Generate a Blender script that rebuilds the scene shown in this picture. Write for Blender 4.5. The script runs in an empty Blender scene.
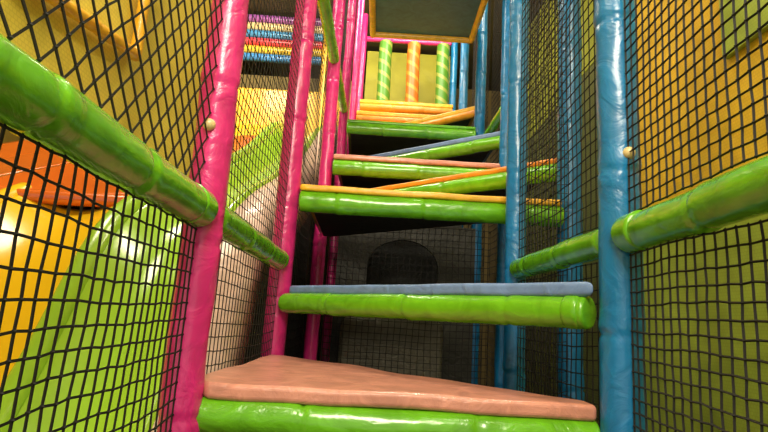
import bpy, bmesh, math, random
from mathutils import Vector, Matrix, noise
random.seed(4)
H = 1.2          # camera height over the hall floor; coordinates below are relative to the eye
col = bpy.context.scene.collection

# ------------------------------------------------------------------ materials
def nodes(name):
    m = bpy.data.materials.new(name); m.use_nodes = True
    nt = m.node_tree
    return m, nt, nt.nodes['Principled BSDF']

def vinyl(name, c, rough=.3, bump=.55, coat=.3, scale=9, var=.24, metallic=0):
    m, nt, b = nodes(name)
    tc = nt.nodes.new('ShaderNodeTexCoord')
    n = nt.nodes.new('ShaderNodeTexNoise'); n.inputs['Scale'].default_value = scale
    n.inputs['Detail'].default_value = 5; n.inputs['Distortion'].default_value = 1.2
    nt.links.new(tc.outputs['Object'], n.inputs['Vector'])
    r = nt.nodes.new('ShaderNodeValToRGB')
    r.color_ramp.elements[0].position = .3; r.color_ramp.elements[1].position = .7
    r.color_ramp.elements[0].color = (*[x*(1-var) for x in c], 1)
    r.color_ramp.elements[1].color = (*[min(1, x*(1+var*.6)) for x in c], 1)
    nt.links.new(n.outputs['Fac'], r.inputs['Fac'])
    nt.links.new(r.outputs['Color'], b.inputs['Base Color'])
    bp = nt.nodes.new('ShaderNodeBump'); bp.inputs['Strength'].default_value = bump
    bp.inputs['Distance'].default_value = .02
    nt.links.new(n.outputs['Fac'], bp.inputs['Height'])
    nt.links.new(bp.outputs['Normal'], b.inputs['Normal'])
    b.inputs['Roughness'].default_value = rough
    b.inputs['Coat Weight'].default_value = coat
    b.inputs['Coat Roughness'].default_value = .15
    b.inputs['Metallic'].default_value = metallic
    return m

def mesh_panel_mat(name, c, dark, sx, axes=('Y', 'Z')):
    m, nt, b = nodes(name)
    tc = nt.nodes.new('ShaderNodeTexCoord')
    sep = nt.nodes.new('ShaderNodeSeparateXYZ'); cmb = nt.nodes.new('ShaderNodeCombineXYZ')
    nt.links.new(tc.outputs['Object'], sep.inputs[0])
    nz = nt.nodes.new('ShaderNodeTexNoise'); nz.inputs['Scale'].default_value = 2.5; nz.inputs['Detail'].default_value = 3
    nt.links.new(tc.outputs['Object'], nz.inputs['Vector'])
    nt.links.new(sep.outputs[axes[0]], cmb.inputs['X']); nt.links.new(sep.outputs[axes[1]], cmb.inputs['Y'])
    br = nt.nodes.new('ShaderNodeTexBrick'); br.inputs['Scale'].default_value = sx
    br.inputs['Mortar Size'].default_value = .04; br.inputs['Mortar Smooth'].default_value = 1
    br.inputs['Brick Width'].default_value = .3; br.inputs['Row Height'].default_value = .25
    br.inputs['Color1'].default_value = (*c, 1); br.inputs['Color2'].default_value = (*[x*.94 for x in c], 1)
    br.inputs['Mortar'].default_value = (*dark, 1)
    nt.links.new(cmb.outputs[0], br.inputs['Vector'])
    mx = nt.nodes.new('ShaderNodeMixRGB'); mx.blend_type = 'MULTIPLY'; mx.inputs[0].default_value = .35
    nt.links.new(br.outputs['Color'], mx.inputs[1]); 
    rr = nt.nodes.new('ShaderNodeValToRGB'); rr.color_ramp.elements[0].position = .35; rr.color_ramp.elements[1].position = .6
    rr.color_ramp.elements[0].color = (.5, .52, .4, 1)
    nt.links.new(nz.outputs['Fac'], rr.inputs['Fac']); nt.links.new(rr.outputs['Color'], mx.inputs[2])
    nt.links.new(mx.outputs[0], b.inputs['Base Color'])
    bp = nt.nodes.new('ShaderNodeBump'); bp.inputs['Strength'].default_value = .6; bp.inputs['Distance'].default_value = .05
    nt.links.new(nz.outputs['Fac'], bp.inputs['Height']); nt.links.new(bp.outputs['Normal'], b.inputs['Normal'])
    b.inputs['Roughness'].default_value = .55
    return m

PINK = vinyl('pink_vinyl', (.66, .022, .2))
BLUE = vinyl('blue_vinyl', (.006, .18, .43))
GREEN = vinyl('green_vinyl', (.14, .46, .01), rough=.24, coat=.5, bump=.4)
M_SALMON = vinyl('salmon_vinyl', (.66, .28, .20), rough=.42)
M_STEEL = vinyl('steel_blue_vinyl', (.16, .27, .52), rough=.4)
M_ORANGE = vinyl('orange_vinyl', (.9, .3, .02), rough=.4)
M_YELLOW = vinyl('yellow_vinyl', (.75, .42, .03), rough=.4)
M_GOLD = vinyl('gold_vinyl', (.9, .48, .02), rough=.4)
M_LIME = vinyl('lime_plastic', (.32, .56, .03), rough=.25, bump=0, scale=2, var=.06, coat=.4)
M_SLY = vinyl('yellow_plastic', (.88, .54, .008), rough=.25, bump=0, scale=2, var=.05, coat=.4)
M_SLO = vinyl('orange_plastic', (.70, .14, .01), rough=.25, bump=0, scale=2, var=.05, coat=.4)
M_PALE = vinyl('pale_pink_vinyl', (.7, .48, .38), rough=.4)
M_CREAM = vinyl('cream_plastic', (.75, .58, .28), rough=.35, bump=.05)
M_ROPE = vinyl('black_rope', (.006, .005, .005), rough=.75, bump=0, coat=0)
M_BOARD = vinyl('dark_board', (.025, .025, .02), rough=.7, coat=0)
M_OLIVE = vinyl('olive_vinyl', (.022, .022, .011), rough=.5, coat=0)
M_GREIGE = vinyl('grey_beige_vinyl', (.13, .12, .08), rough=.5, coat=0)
M_SHADE = vinyl('under_stair_shade', (.004, .006, .004), rough=.5, coat=0)  # near black colour for the shade deep under the stair
M_SLATE = vinyl('slate_board', (.045, .13, .22), rough=.5, bump=.1, coat=0)
M_MUST = vinyl('mustard_wall', (.40, .27, .04), rough=.6, bump=.15, coat=0, scale=2)
M_BROWN = vinyl('brown_wall', (.17, .12, .03), rough=.7, bump=.1, coat=0, scale=2)
M_TEAL = vinyl('dark_teal_wall', (.06, .075, .03), rough=.7, bump=.1, coat=0, scale=2)
M_FLOOR = vinyl('dark_floor', (.04, .035, .02), rough=.6, bump=.1, coat=0, scale=3)
M_CEIL = vinyl('dark_ceiling', (.08, .07, .04), rough=.8, bump=0, coat=0, scale=3)
M_YP = mesh_panel_mat('mustard_mesh_fabric', (.95, .62, .03), (.78, .48, .02), 20)
M_YQ = mesh_panel_mat('yellow_mesh_fabric', (.82, .66, .08), (.65, .52, .06), 18)
M_YB = mesh_panel_mat('lime_mesh_fabric', (.58, .56, .05), (.38, .36, .02), 8, ('X', 'Z'))
M_GP = mesh_panel_mat('green_mesh_fabric', (.42, .54, .06), (.34, .43, .04), 20)
M_DG = mesh_panel_mat('olive_mesh_fabric', (.15, .175, .045), (.06, .075, .03), 9)
M_LG = mesh_panel_mat('bright_olive_mesh_fabric', (.42, .46, .05), (.2, .24, .02), 9)

def spiral(name, c1, c2):
    m, nt, b = nodes(name)
    tc = nt.nodes.new('ShaderNodeTexCoord'); s = nt.nodes.new('ShaderNodeSeparateXYZ')
    nt.links.new(tc.outputs['Object'], s.inputs[0])
    a = nt.nodes.new('ShaderNodeMath'); a.operation = 'ARCTAN2'
    nt.links.new(s.outputs['Y'], a.inputs[0]); nt.links.new(s.outputs['X'], a.inputs[1])
    d = nt.nodes.new('ShaderNodeMath'); d.operation = 'MULTIPLY'; d.inputs[1].default_value = 1/math.pi
    nt.links.new(a.outputs[0], d.inputs[0])
    z = nt.nodes.new('ShaderNodeMath'); z.operation = 'MULTIPLY_ADD'; z.inputs[1].default_value = 5.0
    nt.links.new(s.outputs['Z'], z.inputs[0]); nt.links.new(d.outputs[0], z.inputs[2])
    f = nt.nodes.new('ShaderNodeMath'); f.operation = 'FRACT'; nt.links.new(z.outputs[0], f.inputs[0])
    g = nt.nodes.new('ShaderNodeMath'); g.operation = 'GREATER_THAN'; g.inputs[1].default_value = .68
    nt.links.new(f.outputs[0], g.inputs[0])
    mx = nt.nodes.new('ShaderNodeMixRGB'); mx.inputs[1].default_value = (*c1, 1); mx.inputs[2].default_value = (*c2, 1)
    nt.links.new(g.outputs[0], mx.inputs[0]); nt.links.new(mx.outputs[0], b.inputs['Base Color'])
    b.inputs['Roughness'].default_value = .4
    return m
M_SPG = spiral('green_yellow_spiral', (.08, .25, .02), (.30, .36, .07))
M_SPO = spiral('orange_yellow_spiral', (.65, .14, .015), (.62, .30, .04))

# ------------------------------------------------------------------ helpers
def tag(o, label=None, category=None, group=None, kind=None):
    if label: o['label'] = label
    if category: o['category'] = category
    if group: o['group'] = group
    if kind: o['kind'] = kind

def mk(name, verts, faces, mat, parent=None, smooth=True, label=None, category=None, group=None, kind=None):
    me = bpy.data.meshes.new(name)
    me.from_pydata(verts, [], faces); me.update()
    o = bpy.data.objects.new(name, me); col.objects.link(o)
    me.materials.append(mat)
    if smooth:
        for p in me.polygons: p.use_smooth = True
    tag(o, label, category, group, kind)
    if parent: o.parent = parent; o.matrix_parent_inverse = parent.matrix_basis.inverted()
    return o

def empty(name, loc, **k):
    o = bpy.data.objects.new(name, None); o.location = loc; o.empty_display_size = .1
    col.objects.link(o); tag(o, **k); return o

def V(x, y, z): return Vector((x, y, z+H))

def pad_geo(p0, p1, r, seam=.42, wr=.05, seg=24, phase=0, origin=None):
    """wrinkled padded sleeve with pinched overlapping seams, rounded closed ends"""
    p0 = Vector(p0); p1 = Vector(p1); d = p1-p0; L = d.length; d.normalize()
    up = Vector((0, 0, 1)) if abs(d.z) < .9 else Vector((1, 0, 0))
    a = d.cross(up).normalized(); b = d.cross(a)
    n = max(6, int(L/.012)); ts = [L*i/n for i in range(n+1)]
    ts = [0, .002, .008] + [t for t in ts if .012 < t < L-.012] + [L-.008, L-.002, L]
    vs = []; fs = []
    off = origin or Vector((0, 0, 0))
    for t in ts:
        e = min(t, L-t); k = 1
        if e < .012: k = .82+.18*math.sqrt(max(0, 1-((.012-e)/.012)**2))
        q = (t+phase) % seam; sd = min(q, seam-q)
        idx = math.floor((t+phase)/seam)
        k *= 1 - .10*math.exp(-(sd/.007)**2) + .025*math.exp(-((q-.03)/.022)**2)
        near = math.exp(-sd/.08)
        ax = p0+d*t + a*(r*.10*noise.noise(Vector((idx*3.3, phase, t*1.5)))) + b*(r*.10*noise.noise(Vector((idx*7.1, 4, t*1.5))))
        for j in range(seg):
            th = 2*math.pi*j/seg
            w = noise.noise(Vector((math.cos(th)*1.6, math.sin(th)*1.6, t*6+phase*7)) + p0*3)
            w2 = 1-abs(noise.noise(Vector((math.cos(th)*3.2+t*3, math.sin(th)*3.2, t*5)) + p0*5))*3
            rr = r*k*(1+wr*w+wr*.55*(.35+near)*w2)
            vs.append(ax+(a*math.cos(th)+b*math.sin(th))*rr-off)
    for i in range(len(ts)-1):
        for j in range(seg):
            j2 = (j+1) % seg
            fs.append((i*seg+j, i*seg+j2, (i+1)*seg+j2, (i+1)*seg+j))
    fs.append(tuple(range(seg))[::-1]); fs.append(tuple((len(ts)-1)*seg+j for j in range(seg)))
    return vs, fs

def pad(name, p0, p1, r, mat, parent=None, **k):
    kw = {x: k.pop(x) for x in list(k) if x in ('seam', 'wr', 'seg', 'phase')}
    base = Vector(p0)
    if parent: 
        vs, fs = pad_geo(p0, p1, r, **kw)
        return mk(name, vs, fs, mat, parent, **k)
    vs, fs = pad_geo(p0, p1, r, origin=base, **kw)
    o = mk(name, vs, fs, mat, **k); o.location = base
    return o

def sphere(name, c, r, mat, parent):
    bm = bmesh.new(); bmesh.ops.create_uvsphere(bm, u_segments=20, v_segments=12, radius=r)
    for v in bm.verts:
        if v.co.z < -r*.5: v.co.z = -r*.5
        v.co = Matrix.Rotation(math.radians(90), 3, 'X') @ v.co + Vector(c)
    me = bpy.data.meshes.new(name); bm.to_mesh(me); bm.free()
    me.materials.append(mat)
    for p in me.polygons: p.use_smooth = True
    o = bpy.data.objects.new(name, me); col.objects.link(o)
    o.parent = parent; o.matrix_parent_inverse = parent.matrix_basis.inverted()
    return o

def prism(name, pts, z0, z1, mat, parent=None, bevel=.012, soft=0, **k):
    bm = bmesh.new()
    lo = [bm.verts.new((x, y, z0+H)) for x, y in pts]; hi = [bm.verts.new((x, y, z1+H)) for x, y in pts]
    n = len(pts)
    bm.faces.new(lo[::-1]); bm.faces.new(hi)
    for i in range(n): bm.faces.new((lo[i], lo[(i+1) % n], hi[(i+1) % n], hi[i]))
    bmesh.ops.recalc_face_normals(bm, faces=bm.faces)
    if bevel: bmesh.ops.bevel(bm, geom=bm.edges[:], offset=bevel, segments=4, affect='EDGES', profile=.5)
    if soft:
        bmesh.ops.triangulate(bm, faces=bm.faces[:])
        for it in range(5):
            es = [e for e in bm.edges if e.calc_length() > .05]
            if not es: break
            bmesh.ops.subdivide_edges(bm, edges=es, cuts=1)
            bmesh.ops.triangulate(bm, faces=[f for f in bm.faces if len(f.verts) > 3])
        for v in bm.verts:
            s = v.co*5
            v.co.z += soft*noise.noise(s); v.co.x += soft*.6*noise.noise(s+Vector((5, 1, 2))); v.co.y += soft*noise.noise(s+Vector((1, 7, 2)))
    me = bpy.data.meshes.new(name); bm.to_mesh(me); bm.free(); me.materials.append(mat)
    for p in me.polygons: p.use_smooth = bool(bevel)
    o = bpy.data.objects.new(name, me); col.objects.link(o); tag(o, **k)
    if parent: o.parent = parent; o.matrix_parent_inverse = parent.matrix_basis.inverted()
    return o

def box(name, a, b, mat, parent=None, bevel=0, **k):
    return prism(name, [(a[0], a[1]), (b[0], a[1]), (b[0], b[1]), (a[0], b[1])], a[2], b[2], mat, parent, bevel, **k)

def net(p0, p1, z0, z1, cell, r, label, diamond=False, jit=.005, bow=.010, sag=.02, tall=1.0):
    """knotted rope net in the vertical plane through p0-p1 (xy), slightly slack"""
    p0 = Vector((*p0, 0)); p1 = Vector((*p1, 0)); d = p1-p0; L = d.length; d.normalize()
    nrm = Vector((-d.y, d.x, 0))
    c = cell*.72 if diamond else cell
    nu = max(2, round(L/c)); nv = max(2, round((z1-z0)/(c*tall)))
    grid = {}
    for i in range(nu+1):
        for j in range(nv+1):
            if diamond and (i+j) % 2: continue
            u = i/nu; v = j/nv
            edge = math.sin(math.pi*u)**.5 if 0 < u < 1 else 0
            q = p0+d*(u*L)+Vector((0, 0, z0+(z1-z0)*v+H))
            s = Vector((q.x*2.1, q.y*2.1, q.z*2.1))
            q += d*(noise.noise(s*1.7)*jit*2*edge+random.uniform(-1, 1)*jit*.35)
            q.z += noise.noise(s*1.3+Vector((9, 3, 1)))*jit*2.4*edge + random.uniform(-1, 1)*jit*.35 - sag*math.sin(math.pi*u)*math.sin(math.pi*v)
            q += nrm*(noise.noise(s*.9+Vector((2, 8, 5)))*bow*2*edge)
            grid[i, j] = q
    vs = []; fs = []
    org = p0+Vector((0, 0, z0+H))
    def link(a, b):
        dv = (b-a).normalized(); o2 = dv.cross(nrm).normalized()
        b0 = len(vs)
        for p in (a, b):
            for cc, s in ((1, 0), (-.5, .87), (-.5, -.87)): vs.append(p+nrm*(cc*r)+o2*(s*r)-org)
        for j in range(3):
            k = (j+1) % 3; fs.append((b0+j, b0+k, b0+3+k, b0+3+j))
    for (i, j), q in grid.items():
        for di, dj in (((1, 1), (1, -1)) if diamond else ((1, 0), (0, 1))):
            if (i+di, j+dj) in grid: link(q, grid[i+di, j+dj])
    kn = r*1.8
    for p in grid.values():
        b0 = len(vs)
        for q in (nrm*kn, -nrm*kn, d*kn, -d*kn, Vector((0, 0, kn)), Vector((0, 0, -kn))): vs.append(p+q-org)
        for f in ((0, 2, 4), (2, 1, 4), (1, 3, 4), (3, 0, 4), (2, 0, 5), (1, 2, 5), (3, 1, 5), (0, 3, 5)):
            fs.append(tuple(b0+x for x in f))
    o = mk('safety_net', vs, fs, M_ROPE, smooth=False, label=label, category='net', group='climbing frame nets'); o.location = org
    return o

# ------------------------------------------------------------------ room shell
def shell(name, a, b, mat): return box(name, a, b, mat, kind='structure')
shell('floor', (-7, -2.5, -H-.1), (5, 12, -H), M_FLOOR)
shell('ceiling', (-7, -2.5, 5.4), (5, 12, 5.5), M_CEIL)
shell('wall_back', (-7, 12, -H), (5, 12.1, 5.4), M_BROWN)
shell('wall_left', (-7.1, -2.5, -H), (-7, 12, 5.4), M_MUST)
shell('wall_right', (5, -2.5, -H), (5.1, 12, 5.4), M_TEAL)

# ------------------------------------------------------------------ posts
XL, XR = -.545, .722
BL, BR = -.53, 1.03
def post(x, y, z1, r, mat, label, ph):
    return pad('padded_post', V(x, y, -H), V(x, y, z1), r, mat, label=label, category='post',
            group='padded climbing frame posts', seam=.50, phase=ph, wr=.07)
L1 = post(XL, 1.66, 3.0, .058, PINK, 'pink vinyl padded post with a cream bolt cap beside the slide', .1)
R1 = post(XR, 1.66, 3.0, .062, BLUE, 'blue padded post with cream bolt cap beside the lowest steps', .3)
L2 = post(XL, 3.04, 4.2, .062, PINK, 'pink vinyl padded post at the second pair of steps', .2)
R2 = post(.682, 2.80, 4.2, .052, BLUE, 'blue vinyl padded post where the short handrail ends', .0)
post(BL, 4.66, 4.8, .055, PINK, 'pink vinyl padded post halfway up the stair', .2)
post(BL, 6.02, 5.1, .05, PINK, 'pink vinyl padded post beside the upper steps', .33)
post(BL, 7.45, 5.2, .05, PINK, 'pink vinyl padded post at the top steps', .1)
post(BL, 8.75, 5.2, .05, PINK, 'pink vinyl padded post at the top landing', .15)
post(1.07, 3.12, 4.4, .068, BLUE, 'blue vinyl padded post seen through the netting', .1)
post(BR, 4.66, 4.8, .05, BLUE, 'blue vinyl padded post halfway up the stair', .25)
post(BR, 6.02, 5.1, .06, BLUE, 'blue vinyl padded post beside the upper steps', .4)
post(BR, 7.45, 5.2, .06, BLUE, 'blue vinyl padded post at the top steps', .2)
post(BR, 8.75, 5.2, .06, BLUE, 'blue vinyl padded post at the top landing', .3)
sphere('bolt_cap', V(XL+.0, 1.66-.062, .555), .019, M_CREAM, L1)
sphere('bolt_cap', V(XR+.004, 1.66-.066, .545), .019, M_CREAM, R1)

# ------------------------------------------------------------------ rails
def rail(p0, p1, r, mat, label, **k):
    return pad('padded_rail', V(*p0), V(*p1), r, mat, label=label, category='rail', group='padded handrails', wr=.035, **k)
def cuff(o, p0, p1, r, mat): pad('end_cuff', V(*p0), V(*p1), r, mat, parent=o, seam=5, phase=1, wr=.03)
ra = rail((XL, -.5, .295), (XL, 1.59, .295), .055, GREEN, 'glossy green vinyl padded handrail in front of the slide', seam=.36, phase=.15)
cuff(ra, (XL, 1.50, .295), (XL, 1.605, .295), .059, GREEN)
rb = rail((XR, -.5, .295), (XR, 1.58, .295), .052, GREEN, 'glossy green vinyl padded handrail in front of the yellow mesh', seam=.36, phase=.1)
cuff(rb, (XR, 1.50, .295), (XR, 1.60, .295), .057, GREEN)
rail((XL, 1.72, .295), (XL, 2.975, .295), .052, GREEN, 'green vinyl padded handrail joining two pink posts', seam=.4)
rail((XR, 1.73, .295), (.684, 2.745, .30), .049, GREEN, 'green vinyl padded handrail joining two blue posts', seam=.4)
rail((BL, 3.11, 2.22), (BL, 4.60, 2.28), .048, GREEN, 'high green vinyl padded rail between pink posts')
rail((BL, 4.72, 2.28), (BL, 5.97, 2.35), .045, GREEN, 'high green vinyl padded rail between pink posts')
rail((BR, 4.71, 1.95), (BR, 5.96, 2.0), .045, GREEN, 'green vinyl padded rail between blue posts')

# ------------------------------------------------------------------ steps
def step(tri, e0, e1, z, th, mmat, rr, label, rollmat=GREEN, ph=0, soft=.004):
    e = empty('climbing_step', V(sum(p[0] for p in tri)/len(tri), sum(p[1] for p in tri)/len(tri), z-th-.1),
              label=label, category='step', group='zigzag climbing steps')
    prism('tread_mat', tri, z-th, z, mmat, e, bevel=min(.015, th*.38), soft=soft)
    cx = sum(p[0] for p in tri)/len(tri); cy = sum(p[1] for p in tri)/len(tri)
    ins = [(cx+(x-cx)*.93, cy+(y-cy)*.93) for x, y in tri]
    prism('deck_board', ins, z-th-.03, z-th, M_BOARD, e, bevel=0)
    pad('edge_roll', V(e0[0], e0[1], z-th-rr*.88), V(e1[0], e1[1], z-th-rr*.88), rr, rollmat, parent=e, seam=.5, phase=ph, wr=.035)
    return e
step([(XL+.065, 1.66), (XR-.07, 1.665), (XR-.072, 1.76), (XL+.08, 2.96), (XL+.0, 2.94), (XL+.0, 1.76)], (XL+.045, 1.70), (XR-.066, 1.70), -.198, .048, M_SALMON, .056,
     'lowest step with a salmon pink mat over a green edge roll', ph=.2, soft=.006)
s2 = step([(XL+.068, 2.95), (XR-.075, 1.67), (XR-.07, 1.76), (.61, 2.70), (XL+.07, 3.06)], (XL+.055, 2.96), (XR-.072, 1.72), .160, .046, M_STEEL, .052,
     'step with a steel blue mat over a green edge roll', ph=.1)
pad('roll_strap', V(XR-.125, 1.773, .160-.046-.0458), V(XR-.085, 1.733, .160-.046-.0458), .0545, GREEN, parent=s2, seam=9, phase=1, wr=.02)
step([(XL+.068, 3.00), (BR-.04, 3.0), (BR-.03, 3.2), (BL+.06, 4.58), (BL, 4.56)], (XL+.068, 3.05), (BR-.03, 3.05), .73, .036, M_GOLD, .06,
     'step with a yellow orange mat over a green edge roll', ph=.3)
step([(BR+.06, 3.2), (BR+.02, 4.58), (BL+.06, 4.80), (BL+.06, 4.66)], (BR+.05, 3.24), (BL+.06, 4.73), 1.055, .04, M_ORANGE, .055,
     'slanting step with an orange mat over a green edge roll', ph=.1)
step([(BL+.062, 4.58), (BR-.055, 4.58), (BR-.055, 4.7), (BL+.06, 5.96), (BL+.06, 5.94)], (BL+.062, 4.64), (BR-.055, 4.64), 1.40, .045, M_SALMON, .068,
     'step with a salmon mat over a thick green edge roll', ph=.25)
step([(BR-.0, 4.72), (BR, 5.93), (BL+.06, 6.12), (BL+.06, 5.98)], (BR, 4.75), (BL+.06, 6.04), 1.76, .05, M_STEEL, .06,
     'slanting step with a violet blue mat over a green edge roll', ph=.2)
step([(BL+.055, 5.86), (BR-.065, 5.86), (BR-.065, 6.0), (BL+.06, 7.39), (BL, 7.38)], (BL+.055, 5.9), (BR-.065, 5.9), 2.2, .035, GREEN, .065,
     'high step with a green mat and green edge roll', ph=.1)
step([(BR-.0, 6.08), (BR, 7.35), (BL+.06, 7.5), (BL+.06, 7.38)], (BR, 6.1), (BL+.055, 7.42), 2.56, .06, M_GOLD, .045,
     'high slanting step with a yellow mat and orange edge roll', rollmat=M_ORANGE)
step([(BL+.055, 7.36), (BR-.065, 7.36), (BR-.065, 7.5), (BL+.06, 8.6), (BL, 8.58)], (BL+.055, 7.4), (BR-.065, 7.4), 2.9, .06, M_GOLD, .05,
     'highest step with a yellow mat and orange edge roll', rollmat=M_ORANGE)
step([(BL+.045, 8.1), (BR-.058, 8.1), (BR-.058, 10.24), (BL+.045, 10.24)], (BL+.05, 8.14), (BR-.07, 8.14), 3.38, .06, M_GOLD, .06,
     'wide top landing with a yellow mat', rollmat=M_ORANGE)

# overhead deck
od = empty('overhead_deck', V(.37, 5.3, 3.42), label='slate grey underside of an upper deck framed by mustard padding', category='deck')
box('deck_board', (-.24, 4.3, 3.46), (.94, 6.2, 3.5), M_SLATE, od)
for a, b in (((-.27, 4.3, 3.44), (-.27, 6.25, 3.44)), ((.935, 4.3, 3.44), (.935, 6.2, 3.44)), ((-.27, 6.22, 3.44), (.95, 6.22, 3.44))):
    pad('frame_pad', V(*a), V(*b), .036, M_YELLOW, parent=od)

for x, m, c in ((-.14, M_SPG, 'green and yellow'), (.34, M_SPO, 'orange and yellow'), (.84, M_SPG, 'green and yellow')):
    pad('striped_roller', V(x, 8.7, 3.39), V(x, 8.7, 4.68), .11, m, label='upright %s spiral striped padded roller on the landing' % c,
            category='roller', group='upright spiral rollers', seam=9, phase=1, wr=.01)
box('mesh_screen', (BL, 10.25, -H), (BR+.1, 10.35, 5.3), M_YB, label='yellow green mesh fabric screen past the top landing', category='screen')
pad('crossbar', V(BL+.05, 8.73, 4.735), V(BR-.06, 8.73, 4.735), .045, PINK, label='pink padded crossbar over the top landing', category='bar')

# ------------------------------------------------------------------ nets
B = 'black knotted rope net '
NR = .0030
net((XL, -.3), (XL, 1.595), -H+.01, .235, .039, NR, B+'below the green handrail before the slide', jit=.007, tall=1.1, sag=.04)
net((XL, -.3), (XL, 1.595), .36, 2.6, .047, NR, B+'above the green handrail before yellow padding', diamond=True, tall=1.15)
net((XR, -.3), (XR, 1.59), -H+.01, .235, .037, NR, B+'below the green handrail before green mesh', jit=.006)
net((XR, -.3), (XR, 1.59), .36, 2.6, .037, NR, B+'above the green handrail before mustard mesh', jit=.006)
net((XL, 1.73), (XL, 2.97), -H+.01, .235, .045, .0022, B+'under the handrail between pink posts', bow=.005)
net((XL, 1.73), (XL, 2.97), .355, 2.9, .045, .0020, B+'over the handrail between pink posts')
net((XR, 1.735), (.684, 2.735), -H+.01, .235, .045, .0025, B+'under the handrail between blue posts', bow=.005)
net((XR, 1.735), (.684, 2.735), .355, 2.9, .045, .0025, B+'over the handrail between blue posts')
for (a, b) in ((3.12, 4.59), (4.73, 5.95), (6.09, 7.39)):
    net((BL-.085, a), (BL-.085, b), -H+.01, 4.6, .065, .003, B+'stretched between pink stair posts')
    net((BR+.12, a+.08), (BR+.12, b), -H+.01, 4.6, .065, .003, B+'stretched between blue stair posts')
net((.75, 2.81), (BR-.03, 2.96), -H+.01, 3.8, .05, .0022, B+'joining two blue posts', bow=.004)
net((BL+.07, 4.88), (BR-.07, 4.88), -H+.01, .85, .055, .003, B+'hanging under the steps', bow=.005)
# coloured screens beyond the near nets
ys = empty('mesh_screen', V(1.3, 1.2, .46), label='mustard woven mesh screen with an upper green section', category='screen')
box('screen_fabric', (1.3, -.6, .46), (1.33, 3.15, 3.2), M_YP, ys, label='mustard mesh fabric')
box('screen_fabric', (1.275, -.6, 1.08), (1.298, 1.98, 3.2), M_GP, ys, label='green mesh fabric')
box('mesh_screen', (1.3, -.6, -H), (1.33, 3.15, .45), M_GP, label='green woven mesh screen behind the black net', category='screen')
ds = empty('mesh_screen', V(2.4, 7, -H), label='tall olive green mesh screen past the blue posts', category='screen')
box('screen_fabric', (2.4, 3.3, -H), (2.43, 11.5, 3.2), M_DG, ds)
box('screen_fabric', (2.4, 3.3, 3.22), (2.43, 11.5, 5.35), M_LG, ds, label='brighter yellow green mesh fabric')
yp = empty('padded_screen', V(-1.05, 1.2, .6), label='yellow beige mesh screen with a pale yellow padded frame', category='screen')
box('screen_fabric', (-1.06, -.4, .60), (-1.03, 2.9, 3.2), M_YQ, yp)
pad('frame_pad', V(-1.0, 1.3, .84), V(-1.0, 2.0, .96), .022, M_GOLD, parent=yp)
pad('frame_pad', V(-1.0, 2.0, .94), V(-1.0, 2.0, 2.0), .022, M_GOLD, parent=yp)
pad('frame_pad', V(-1.04, -.4, .58), V(-1.04, 2.9, .58), .03, M_YELLOW, parent=yp)

# ------------------------------------------------------------------ slide
prof = [(8.6, 2.75), (7.9, 2.72), (7.2, 2.5), (6.0, 1.78), (4.67, 1.16), (3.63, .72), (3.1, .36), (2.63, -.34), (2.25, -.74), (1.6, -.92), (.7, -.98), (0, -1.0)]
def cr(P, t):
    i = min(int(t), len(P)-2); f = t-i
    g = lambda k: Vector(P[max(0, min(len(P)-1, k))])
    a, b, c, d = g(i-1), g(i), g(i+1), g(i+2)
    return .5*((2*b)+(c-a)*f+(2*a-5*b+4*c-d)*f*f+(3*b-a-3*c+d)*f**3)
N = 160
path = [cr(prof, (len(prof)-1)*i/N) for i in range(N+1)]
sl = empty('wave_slide', V(-2.2, 4, -H), label='wide wavy plastic slide with lime, yellow and orange lanes', category='slide')
def loft(name, xs, zs, mat, label=None, y0=-9, y1=99):
    pp = [p for p in path if y0 <= p[0] <= y1]
    vs = []; fs = []; n = len(xs)
    for p in pp:
        for x, z in zip(xs, zs): vs.append(V(x, p[0], p[1]+z))
    for i in range(len(pp)-1):
        for j in range(n-1): fs.append((i*n+j, i*n+j+1, (i+1)*n+j+1, (i+1)*n+j))
    o = mk(name, vs, fs, mat, sl, label=label)
    s = o.modifiers.new('thick', 'SOLIDIFY'); s.thickness = .02
    return o
def lane(x0, x1, mat, lab, dep=.15, up=0, **k):
    xs = [x0+(x1-x0)*k_/24 for k_ in range(25)]
    zs = [up-dep*math.sin(math.pi*k_/24)**1.2 if 0 < k_ < 24 else up for k_ in range(25)]
    loft('slide_lane', xs, zs, mat, lab, **k)
def lip(xc, m, r=.05, h=.06, up=0, **k):
    th = [math.pi*k_/10 for k_ in range(11)]
    loft('lane_divider', [xc+r*math.cos(a) for a in th][::-1], [up+h*math.sin(a) for a in th][::-1], m, **k)
lane(-1.54, -.98, M_LIME, 'lime green plastic chute', .18)
lip(-1.585, M_LIME, .05, .065)
lip(-.955, M_LIME, .03, .05)
lane(-2.36, -1.63, M_SLY, 'yellow plastic chute', .12, y1=3.62)
lane(-3.12, -2.46, M_SLY, 'yellow plastic chute', .12, y1=3.62)
lane(-3.90, -3.22, M_SLY, 'yellow plastic chute', .12, y1=3.62)
for xc in (-2.41, -3.17): lip(xc, M_SLY, .05, .04, y1=3.62)
lane(-2.7, -1.63, M_SLO, 'orange plastic hump', .03, up=.035, y0=3.5, y1=6.6)
lane(-3.9, -2.7, M_SLO, 'orange plastic hump', .03, up=.035, y0=3.5, y1=6.6)
lane(-3.9, -1.63, M_SLY, 'yellow plastic upper run', .03, up=.01, y0=6.5)
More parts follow.
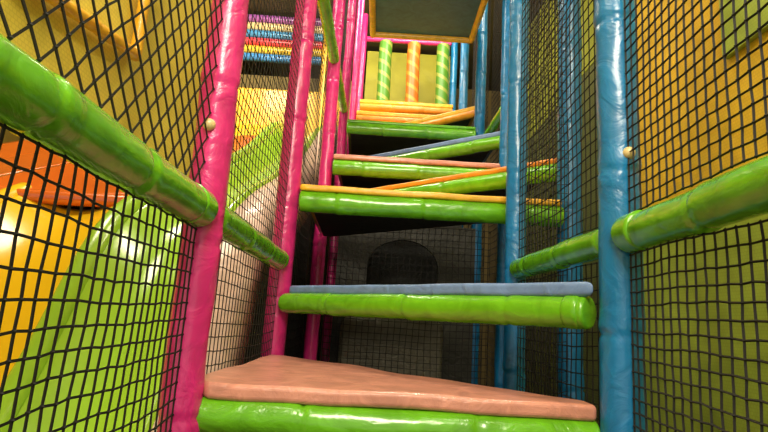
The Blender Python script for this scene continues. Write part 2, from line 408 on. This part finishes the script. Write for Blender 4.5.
# rolled orange lip where the hump drops into the yellow chutes
pl = min(path, key=lambda p: abs(p[0]-3.5))
pad('rolled_lip', V(-3.9, pl[0], pl[1]+.0), V(-1.64, pl[0], pl[1]+.0), .045, M_SLO, parent=sl, seam=9, phase=1, wr=.01, label='rolled orange edge')
loft('side_apron', [-.93, -.91, -.87, -.74, -.70, -.69, -.69], [0, .03, .05, .05, .03, -.02, -.35], M_PALE, 'pale pink padded side')
vs = []; fs = []
for p in path:
    for x in (-.72, -3.88): vs.append(V(x, p[0], p[1]-.26)); vs.append(V(x, p[0], -H))
for i in range(N):
    a = i*4; b = a+4
    fs += [(a, b, b+1, a+1), (a+2, a+3, b+3, b+2)]
mk('slide_base', vs, fs, M_OLIVE, sl, smooth=False)

# platform wall at the slide crest
box('padded_barrier', (-3.9, 8.72, -H), (-.8, 8.85, 3.72), M_GOLD, bevel=.03, label='yellow orange padded barrier at the top of the slide', category='barrier')
# striped rollers high behind slide
cols = [(.05, .25, .6), (.85, .55, .05), (.7, .06, .08), (.06, .3, .6), (.8, .6, .3), (.35, .1, .4), (.8, .2, .05)]
ms = [vinyl('roller_vinyl_%d' % i, c, bump=.1) for i, c in enumerate(cols)]
for i in range(6):
    z = 4.5+i*.15
    pad('horizontal_roller', V(-2.88, 9.2, z), V(-1.29, 9.2, z), .073, ms[i], label='horizontal coloured padded roller in a climbing rack',
        category='roller', group='stacked horizontal rollers', seam=5, wr=.02, phase=1)
for x in (-2.95, -1.22):
    pad('padded_post', V(x, 9.2, -H), V(x, 9.2, 5.35), .065, M_YELLOW, label='yellow padded post carrying the coloured rollers', category='post', group='roller rack posts')
box('padded_screen', (-6, 9.5, -H), (-.7, 9.6, 4.3), M_BROWN, label='brown padded screen behind the slide', category='screen')

# ------------------------------------------------------------------ dark crawl wall under the steps
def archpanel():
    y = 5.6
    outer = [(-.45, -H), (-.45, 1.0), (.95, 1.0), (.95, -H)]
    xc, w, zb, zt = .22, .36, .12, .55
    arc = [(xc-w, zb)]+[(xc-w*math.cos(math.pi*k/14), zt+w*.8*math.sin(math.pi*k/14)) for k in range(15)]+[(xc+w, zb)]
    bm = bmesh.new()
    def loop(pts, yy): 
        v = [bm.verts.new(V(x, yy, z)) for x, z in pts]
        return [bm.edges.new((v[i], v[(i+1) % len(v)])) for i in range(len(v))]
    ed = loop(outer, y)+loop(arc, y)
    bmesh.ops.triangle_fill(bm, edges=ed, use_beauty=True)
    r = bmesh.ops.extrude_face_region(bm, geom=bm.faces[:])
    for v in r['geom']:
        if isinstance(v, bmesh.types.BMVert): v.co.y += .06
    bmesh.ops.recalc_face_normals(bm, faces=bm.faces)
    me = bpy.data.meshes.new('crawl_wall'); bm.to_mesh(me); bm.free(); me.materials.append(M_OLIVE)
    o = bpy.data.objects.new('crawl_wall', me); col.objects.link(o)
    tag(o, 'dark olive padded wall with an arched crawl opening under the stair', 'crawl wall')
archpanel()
box('padded_screen', (-.45, 6.6, -H), (.95, 6.66, 1.6), M_SHADE, label='near black sheet standing in for shade deep under the stair', category='screen')  # dark sheet closing the arch, shade put into its colour
prism('padded_block', [(-.34, 4.97), (.60, 4.97), (.5, 5.4), (-.24, 5.4)], -H, .03, M_GREIGE, bevel=.06, label='dark grey beige padded block beneath the stair', category='block')

# ------------------------------------------------------------------ lights
def area(loc, target, size, power, c):
    l = bpy.data.lights.new('added_light', 'AREA'); l.energy = power; l.size = size; l.color = c
    o = bpy.data.objects.new('added_area_light', l); o.location = V(*loc)  # unseen area lights added for brightness, no fixtures modelled
    o.rotation_euler = (V(*target)-V(*loc)).to_track_quat('-Z', 'Y').to_euler()
    col.objects.link(o)
W = (1, .88, .67)
area((0, -1.2, 2.6), (.1, 2.5, .4), 1.0, 135, W)  # added fill above and behind the camera
area((-2.9, 3.0, 4.9), (-2.1, 3.4, 0), 1.6, 185, W)
area((.3, 3.4, 5.2), (.3, 4.0, 0), .7, 120, W)
area((-2, 6.6, 5.2), (-1.8, 8.5, 2), 1.2, 230, W)
area((.4, 7.2, 5.2), (.4, 9.5, 3), 1, 100, W)  # added to brighten the backdrop of the top landing
area((2.0, 3.6, 5.0), (2.2, 5.5, 2), 1.0, 150, W)
area((.95, .2, 3.1), (1.3, 1.6, .8), .4, 44, W)  # added to brighten the mustard and green screens on the right
area((-.75, .3, 3.1), (-1.05, 1.6, .8), .3, 25, W)  # added to brighten the yellow screen on the left
w = bpy.data.worlds.new('hall_light'); bpy.context.scene.world = w; w.use_nodes = True
w.node_tree.nodes['Background'].inputs[0].default_value = (1, .89, .70, 1)
w.node_tree.nodes['Background'].inputs[1].default_value = 1.0

# ------------------------------------------------------------------ camera
th = math.radians(10.85); rho = math.radians(3.5)
R = Vector((1, 0, 0)); U = Vector((0, -math.sin(th), math.cos(th))); F = Vector((0, math.cos(th), math.sin(th)))
cx = R*math.cos(rho)+U*math.sin(rho); cy = -R*math.sin(rho)+U*math.cos(rho)
M = Matrix((cx, cy, -F)).transposed().to_4x4(); M.translation = V(0, 0, 0)
cam = bpy.data.cameras.new('camera'); cam.lens = 553/768*36; cam.sensor_width = 36; cam.clip_start = .02
co = bpy.data.objects.new('camera', cam); col.objects.link(co); co.matrix_world = M
bpy.context.scene.camera = co
bpy.context.scene.view_settings.view_transform = 'Standard'
